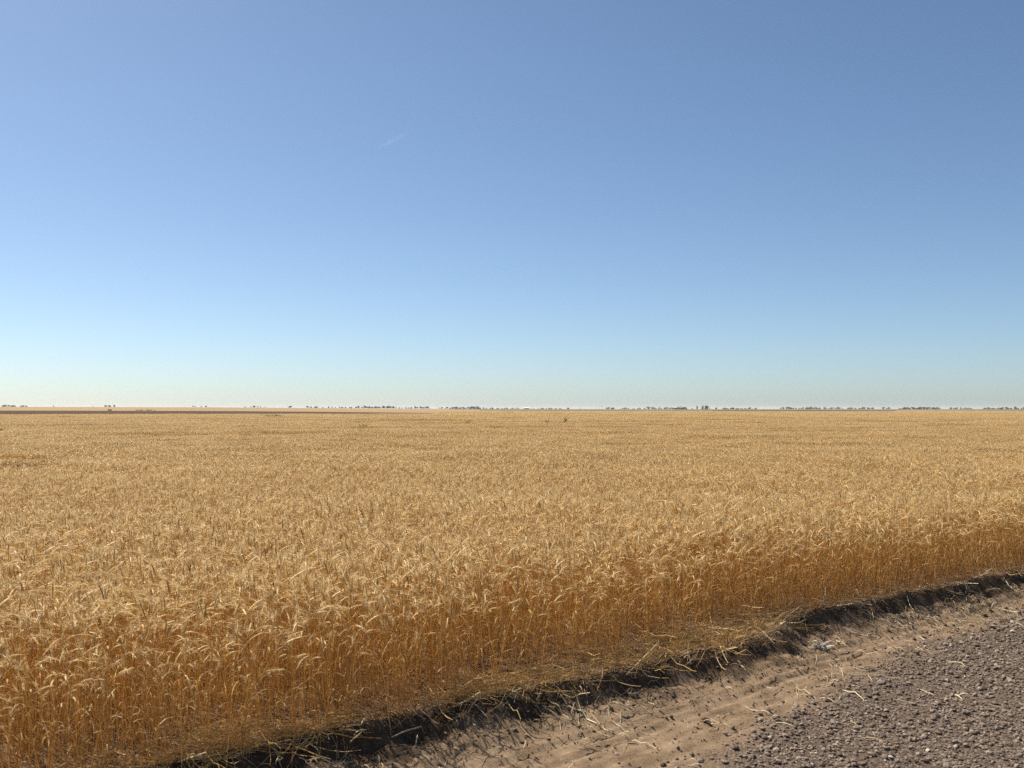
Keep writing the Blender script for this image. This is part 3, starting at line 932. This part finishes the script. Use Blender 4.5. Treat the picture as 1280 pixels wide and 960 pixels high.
def make_tree(rs, kind):
    """unit high tree: tapered trunk with limbs, crown of many leaf faces around uneven clumps"""
    tr = MB(); cr = MB()
    if kind == 'conifer':
        v, f = tube([(0, 0, 0), (0.01, 0, .5), (0, 0, .95)], [.03, .02, .005], 6); tr.add(v, f)
        for k in range(420):
            z = rs.uniform(.07, 1.0); rad = (1 - z) ** 0.7 * 0.26 * rs.uniform(.35, 1.1) + 0.01; a = rs.uniform(0, 6.28)
            c = np.array([rad * math.cos(a), rad * math.sin(a), z]); sz = rs.uniform(.02, .05)
            leaf_face(cr, rs, c, sz)
    else:
        wide = {'round': .85, 'wide': 1.35, 'shrub': 1.6, 'slim': .34}[kind]
        lo = {'round': .12, 'wide': .04, 'shrub': .0, 'slim': .1}[kind]
        v, f = tube([(0, 0, 0), (.01, .01, .2), (-.01, 0, .45), (0, 0, .7)], [.035, .028, .02, .008], 6); tr.add(v, f)
        clumps = []
        for k in range(14):
            a = rs.uniform(0, 6.28); z = rs.uniform(lo + .1, .85); rad = wide * .5 * rs.uniform(.1, .85) * math.sqrt(max(.03, 1 - ((z - .38) / .55) ** 2))
            c = np.array([rad * math.cos(a), rad * math.sin(a), z]); clumps.append((c, rs.uniform(.5, 1.0) * {'round': .17, 'wide': .17, 'shrub': .2, 'slim': .10}[kind]))
            v, f = tube([(0, 0, lo * .9), c * np.array([.5, .5, 1]) * .85, c], [.014, .009, .003], 4); tr.add(v, f)
        for c, q in clumps:
            for k in range(60):
                d = np.array([rs.gauss(0, 1), rs.gauss(0, 1), rs.gauss(0, .8)]); d /= np.linalg.norm(d)
                leaf_face(cr, rs, c + d * q * rs.uniform(.55, 1.05) * np.array([1 + wide * .3, 1 + wide * .3, 1]), rs.uniform(.03, .075))
    root = bpy.data.objects.new("tree" if kind != 'shrub' else "shrub", None); COL.objects.link(root)
    tr.obj("trunk", [M['bark']], root); cr.obj("crown", [M['needle'] if kind == 'conifer' else M['leafy']], root)
    return root

def leaf_face(mb, rs, c, sz):
    n = np.array([rs.gauss(0, 1), rs.gauss(0, 1), rs.gauss(0, 1)]); _, u, w = frame(n)
    mb.add([c - u * sz, c + w * sz * .7, c + u * sz, c - w * sz * .7], [(0, 1, 2, 3)], 0, rs.random())

def build_trees():
    rs = random.Random(61)
    protos = {k: [make_tree(rs, k) for _ in range(n)] for k, n in (('round', 4), ('wide', 3), ('conifer', 2), ('shrub', 2), ('slim', 1))}
    fresh = {id(o): True for v in protos.values() for o in v}
    # columns from..to, how many, height in photo pixels, distance in metres, kinds, label, group
    L = [(2, 21, 9, 2.2, 2250, 'wide', "low dark tree in the row on the ridge left of the fallow strip's end", "ridge tree row"),
         (26, 33, 4, 1.9, 2250, 'wide', "low tree in the short second row on the ridge", "short ridge tree row"),
         (67, 67, 1, 2.3, 2250, 'slim', "lone slim tree standing by itself on the ridge", None),
         (117, 118, 1, 1.8, 2250, 'round', "small lone round tree on the ridge", None),
         (132, 145, 6, 2.3, 2250, 'round', "tree in the small grove on the ridge above the fallow strip", "small ridge grove"),
         (134.5, 141, 3, 1.7, 690, 'shrub', "shrub at the far edge of the fallow strip below the grove", "shrubs by the fallow strip"),
         (170, 195, 11, 1.2, 700, 'shrub', "low shrub in the hedge along the far edge of the fallow strip", "hedge by the fallow strip"),
         (231, 231.5, 1, 1.5, 2250, 'round', "tiny lone tree on the ridge beside a scattered row", None),
         (241, 261, 6, 2.0, 2250, 'round', "tree in the scattered row on the ridge", "scattered ridge trees"),
         (303, 336, 9, 2.0, 2250, 'round', "small tree in the spaced line along the ridge", "spaced ridge trees"),
         (362, 364, 2, 2.4, 2300, 'round', "pale hazy tree of the lone pair on the plain", "lone pair of trees"),
         (382, 400, 7, 2.0, 2300, 'wide', "low tree at the start of the long tree belt", "start of the tree belt"),
         (402, 443, 13, 1.6, 2350, 'wide', "low hazy tree in the thin part of the tree belt", "thin tree belt"),
         (444, 456, 6, 3.6, 2300, 'round', "taller tree in the first thick clump of the belt", "first thick clump"),
         (457, 478, 10, 2.5, 2300, 'wide', "tree in the even stretch of the tree belt", "even tree belt"),
         (478, 496, 9, 3.2, 2300, 'round', "tree in the dense middle clump of the belt", "dense middle clump"),
         (497, 514, 7, 1.6, 2350, 'wide', "low tree in the sparse gap of the belt", "sparse tree belt"),
         (515, 536, 10, 2.8, 2350, 'round', "tree in the clump beside the lone pole", "clump by the pole"),
         (549, 566, 9, 2.5, 2400, 'round', "tree in the clump past the lone pole", "clump past the pole"),
         (567, 602, 18, 2.8, 2450, 'wide', "tree in the last dense clump of the belt before the pasture", "last dense clump"),
         (603, 650, 18, 1.6, 3000, 'wide', "faint low tree along the far edge of the pasture", "faint pasture trees"),
         (660, 705, 14, 1.6, 3000, 'wide', "low hazy tree in the row beside the white shed", "trees by the white shed"),
         (708, 711, 2, 2.4, 2600, 'round', "dark tree of the close pair on the open plain", "close pair of trees"),
         (725, 727, 1, 2.2, 2700, 'slim', "lone slim tree between the pair and the power poles", None),
         (757, 768, 6, 2.2, 2900, 'wide', "tree in the small dark clump near the power poles", "clump near the power poles"),
         (772, 800, 9, 1.9, 3200, 'wide', "hazy low tree beyond the power poles", "hazy trees beyond the poles"),
         (802, 840, 13, 2.8, 4300, 'wide', "pale blue hazy tree in the distant wood behind the junipers", "distant wood"),
         (839, 859, 10, 3.0, 2300, 'wide', "broad dark tree in the row leading to the tall junipers", "row by the tall junipers"),
         (863, 866, 2, 4.2, 2150, 'conifer', "dark juniper, the low end of the tall group", "low junipers"),
         (871, 872, 1, 5.6, 2150, 'slim', "tall narrow dark tree with flat top among the junipers", None),
         (877, 879, 2, 4.8, 2150, 'conifer', "dark juniper between the narrow tree and the tallest one", "middle junipers"),
         (883.5, 884, 1, 6.3, 2150, 'round', "tallest dark tree of the group on the plain", None),
         (881, 887, 3, 4.6, 2150, 'conifer', "dark juniper crowding round the tallest tree", "junipers round the tallest tree"),
         (895, 895.5, 1, 2.2, 2500, 'round', "lone small tree past the junipers", None),
         (904, 946, 18, 2.1, 2500, 'wide', "low tree in the long dark row above the reddish strip", "long dark row"),
         (975, 995, 9, 3.0, 3300, 'round', "hazy tree in the grove past the reddish strip", "hazy grove"),
         (998, 1010, 5, 2.2, 4000, 'wide', "very pale distant tree between two groves", "pale trees between groves"),
         (1010, 1026, 8, 2.9, 3300, 'wide', "broad hazy tree in the rounded grove", "rounded grove"),
         (1028, 1056, 10, 2.4, 4600, 'wide', "pale blue tree in the farthest wood", "farthest wood"),
         (1057, 1068, 5, 2.0, 3000, 'wide', "low dark tree in the short hedge on the plain", "short plain hedge"),
         (1071, 1082, 5, 2.9, 3200, 'round', "tree in the peaked little grove", "peaked grove"),
         (1084, 1094, 5, 2.0, 3100, 'wide', "low tree beside the peaked grove", "low trees by the peaked grove"),
         (1102, 1111, 4, 2.5, 3400, 'round', "hazy tree in the lone far clump", "lone far clump"),
         (1125, 1173, 24, 2.5, 2700, 'wide', "tree in the long even shelter belt", "long shelter belt"),
         (1187, 1201, 6, 2.3, 3200, 'round', "hazy tree in the pair of clumps after the shelter belt", "clumps after the shelter belt"),
         (1206, 1214, 4, 1.9, 3300, 'wide', "low tree in the faint short row", "faint short row"),
         (1228, 1248, 10, 2.2, 2900, 'wide', "tree in the hedge leading to the big dark trees", "hedge to the dark trees"),
         (1248, 1300, 17, 3.4, 2300, 'round', "big dark tree in the wood at the end of the plain", "big dark wood"),
         (-30, -3, 8, 2.6, 2250, 'wide', "tree in the row outside the ridge end", "outer ridge trees")]
    for x0, x1, n, hp, dist, kind, lab, grp in L:
        for i in range(n):
            px = x0 + (x1 - x0) * ((i + 0.5 + rs.uniform(-.75, .75)) / n); d = dist * rs.uniform(.97, 1.03)
            h = 0.88 * hp * dist / FPX * rs.uniform(.45, 1.12) * (1.35 if kind in ('wide', 'shrub') else 1.15)
            p = rs.choice(protos[kind]); o = p if fresh[id(p)] else hierarchy_copy(p); fresh[id(p)] = False
            x, y = px_point(px, d); o.location = (x, y, float(ground_z(x, y, False)) - 0.05)
            o.rotation_euler[2] = rs.uniform(0, 6.28); k = h * rs.uniform(1.1, 1.9) * (0.75 if kind in ('conifer', 'slim') else 1); o.scale = (k, k, h)
            tag(o, lab, "shrub" if kind == 'shrub' else "tree", grp)
build_trees()

# ------------------------------------------------------------------ far buildings and poles
def box(mb, x0, x1, y0, y1, z0, z1, mat=0):
    v = [(x, y, z) for z in (z0, z1) for y in (y0, y1) for x in (x0, x1)]
    mb.add(v, [(0, 2, 3, 1), (4, 5, 7, 6), (0, 1, 5, 4), (1, 3, 7, 5), (3, 2, 6, 7), (2, 0, 4, 6)], mat)

M['white_metal'] = plain_mat("white_sheet_metal", (0.72, 0.72, 0.70), (0.80, 0.80, 0.78), .3, 0.5)
M['door'] = plain_mat("grey_door", (0.25, 0.26, 0.28), (0.3, 0.31, 0.33), 1, 0.6)
M['wood'] = plain_mat("weathered_pole_wood", (0.10, 0.075, 0.055), (0.16, 0.12, 0.09), 2, 0.9)

def build_shed():
    x, y = px_point(658, 2900); z = float(ground_z(x, y, False))
    root = bpy.data.objects.new("shed", None); COL.objects.link(root); root.location = (x, y, z)
    a = MB(); box(a, -8, 8, -5, 5, 0, 3.6); a.add([(-8, -5, 3.6), (-8, 5, 3.6), (-8, 0, 5.4), (8, -5, 3.6), (8, 5, 3.6), (8, 0, 5.4)], [(0, 2, 1), (3, 4, 5)]); a.obj("wall", [M['white_metal']], root)
    b = MB(); b.add([(-8.4, -5.4, 3.5), (8.4, -5.4, 3.5), (8.4, 0, 5.48), (-8.4, 0, 5.48), (8.4, 5.4, 3.5), (-8.4, 5.4, 3.5), (-8.4, -5.4, 3.62), (8.4, -5.4, 3.62), (8.4, 0, 5.6), (-8.4, 0, 5.6), (8.4, 5.4, 3.62), (-8.4, 5.4, 3.62)],
                    [(0, 1, 2, 3), (3, 2, 4, 5), (9, 8, 7, 6), (11, 10, 8, 9), (0, 6, 7, 1), (5, 4, 10, 11)]); b.obj("roof", [M['white_metal']], root)
    d = MB(); box(d, -2, 2, -5.06, -5.003, 0, 3.2); d.obj("door", [M['door']], root)
    tag(root, "long white metal shed among low hazy trees on the plain", "shed")

def make_pole(h):
    root = bpy.data.objects.new("utility_pole", None); COL.objects.link(root)
    a = MB(); v, f = tube([(0, 0, 0), (0, 0, h * .5), (0, 0, h)], [.19, .16, .12], 8); a.add(v, f); a.obj("pole", [M['wood']], root)
    c = MB(); box(c, -1.2, 1.2, -.06, .06, h - .8, h - .62); c.obj("crossarm", [M['wood']], root)
    for k in (-1, 0, 1):
        i = MB(); v, f = tube([(k * 1.05, 0, h - .62), (k * 1.05, 0, h - .5), (k * 1.05, 0, h - .4)], [.05, .08, .03], 6); i.add(v, f); i.obj("insulator", [M['white_metal']], root)
    return root
def build_poles():
    p = make_pole(10.5); x, y = px_point(546.5, 2350); p.location = (x, y, float(ground_z(x, y, False)))
    tag(p, "lone utility pole in the gap between two tree clumps", "utility pole")
    q = make_pole(9.5)
    for i, px in enumerate((745.5, 749.5, 752.5)):
        o = q if i == 0 else hierarchy_copy(q); x, y = px_point(px, 2400); o.location = (x, y, float(ground_z(x, y, False)))
        tag(o, "thin utility pole of the close trio on the open plain", "utility pole", "trio of utility poles")
build_shed()
build_poles()

# ------------------------------------------------------------------ faint wisp of cirrus and the air
def build_cloud():
    m, nt, out = new_mat("thin_ice_cloud")
    tc = nt.nodes.new("ShaderNodeTexCoord").outputs["Object"]
    gr = nt.nodes.new("ShaderNodeVectorMath"); gr.operation = 'LENGTH'; nt.links.new(tc, gr.inputs[0])
    fall = math_node(nt, 'SUBTRACT', 1.0, gr.outputs["Value"], True)
    d = math_node(nt, 'MULTIPLY', math_node(nt, 'MULTIPLY', fall, noise(nt, 2.5, 3, tc)), 0.0014)
    v = nt.nodes.new("ShaderNodeVolumePrincipled"); v.inputs["Color"].default_value = (1, 1, 1, 1); v.inputs["Anisotropy"].default_value = 0.4
    nt.links.new(d, v.inputs["Density"]); nt.links.new(v.outputs[0], out.inputs["Volume"])
    mb = MB(); n = 24; mrow = 10; V = []; F = []
    for i in range(mrow + 1):
        th = math.pi * i / mrow
        for j in range(n):
            a = 2 * math.pi * j / n; V.append((math.cos(th), math.sin(th) * math.cos(a), math.sin(th) * math.sin(a)))
    for i in range(mrow):
        for j in range(n): F.append((i * n + j, i * n + (j + 1) % n, (i + 1) * n + (j + 1) % n, (i + 1) * n + j))
    mb.add(V, F); o = mb.obj("cloud", [m])
    bm = bmesh.new(); bm.from_mesh(o.data); bmesh.ops.remove_doubles(bm, verts=bm.verts, dist=1e-5); bmesh.ops.dissolve_degenerate(bm, edges=bm.edges, dist=1e-6)
    bmesh.ops.recalc_face_normals(bm, faces=bm.faces); bm.to_mesh(o.data); bm.free()
    y = 9000.0
    o.location = ((489 - 640) / FPX * y, y, EYE + (512 - 174) / FPX * y)
    o.rotation_euler = (0, -math.atan2(20, 38), 0)
    o.scale = (190, 60, 28)
    tag(o, "faint short wisp of white cloud high in the blue sky", "cloud", kind="stuff")
build_cloud()

def build_haze():
    m, nt, out = new_mat("summer_haze")
    v = nt.nodes.new("ShaderNodeVolumePrincipled")
    v.inputs["Color"].default_value = (0.90, 0.94, 1.0, 1); v.inputs["Density"].default_value = 0.00005; v.inputs["Anisotropy"].default_value = 0.2
    nt.links.new(v.outputs[0], out.inputs["Volume"])
    mb = MB(); box(mb, -12800, 12800, -12800, 12800, -1.6, 26.0)
    o = mb.obj("haze", [m]); o["kind"] = "stuff"; o["label"] = "thin pale summer haze over the plain"
build_haze()

# ------------------------------------------------------------------ crumbs of soil and chaff on the verge
def build_crumbs():
    g = np.random.default_rng(47)
    n = 26000
    t = g.uniform(-2.2, 11, n); q = np.where(g.random(n) < 0.72, np.abs(g.normal(0, 0.24, n)) - 0.03, g.uniform(0, 1.2, n))
    s = lip(t) + q
    ok = (s < gravel_edge(t) + 0.1) & (g.random(n) < 0.35 + 0.9 * vnoise(s * 4, t * 4, 77))
    t, s = t[ok], s[ok]; n = len(t)
    x, y = to_xy(s, t)
    size = np.clip(g.lognormal(math.log(0.0062), 0.5, n), 0.003, 0.026)
    V, f = stone_verts(g, n, size)
    V[..., 0] += x[:, None]; V[..., 1] += y[:, None]; V[..., 2] += (ground_z(x, y) + size * 0.18)[:, None]
    F = (f[None] + (np.arange(n) * 12)[:, None, None]).reshape(-1, 3)
    me = np_mesh("soil_crumbs", V.reshape(-1, 3), F, [M['crumb']], {"rnd": np.repeat(g.random(n), 12)}, smooth=False, tris=True)
    o = bpy.data.objects.new("soil_crumbs", me); COL.objects.link(o)
    tag(o, "crumbled soil scattered below the bank", "soil", kind="stuff")
M['crumb'] = plant_mat("crumbled_soil", [(0.0, (0.06, 0.04, 0.026)), (0.6, (0.16, 0.11, 0.072)), (1.0, (0.30, 0.22, 0.15))], 0.0, 0.95, 0.0, 0.0)
build_crumbs()
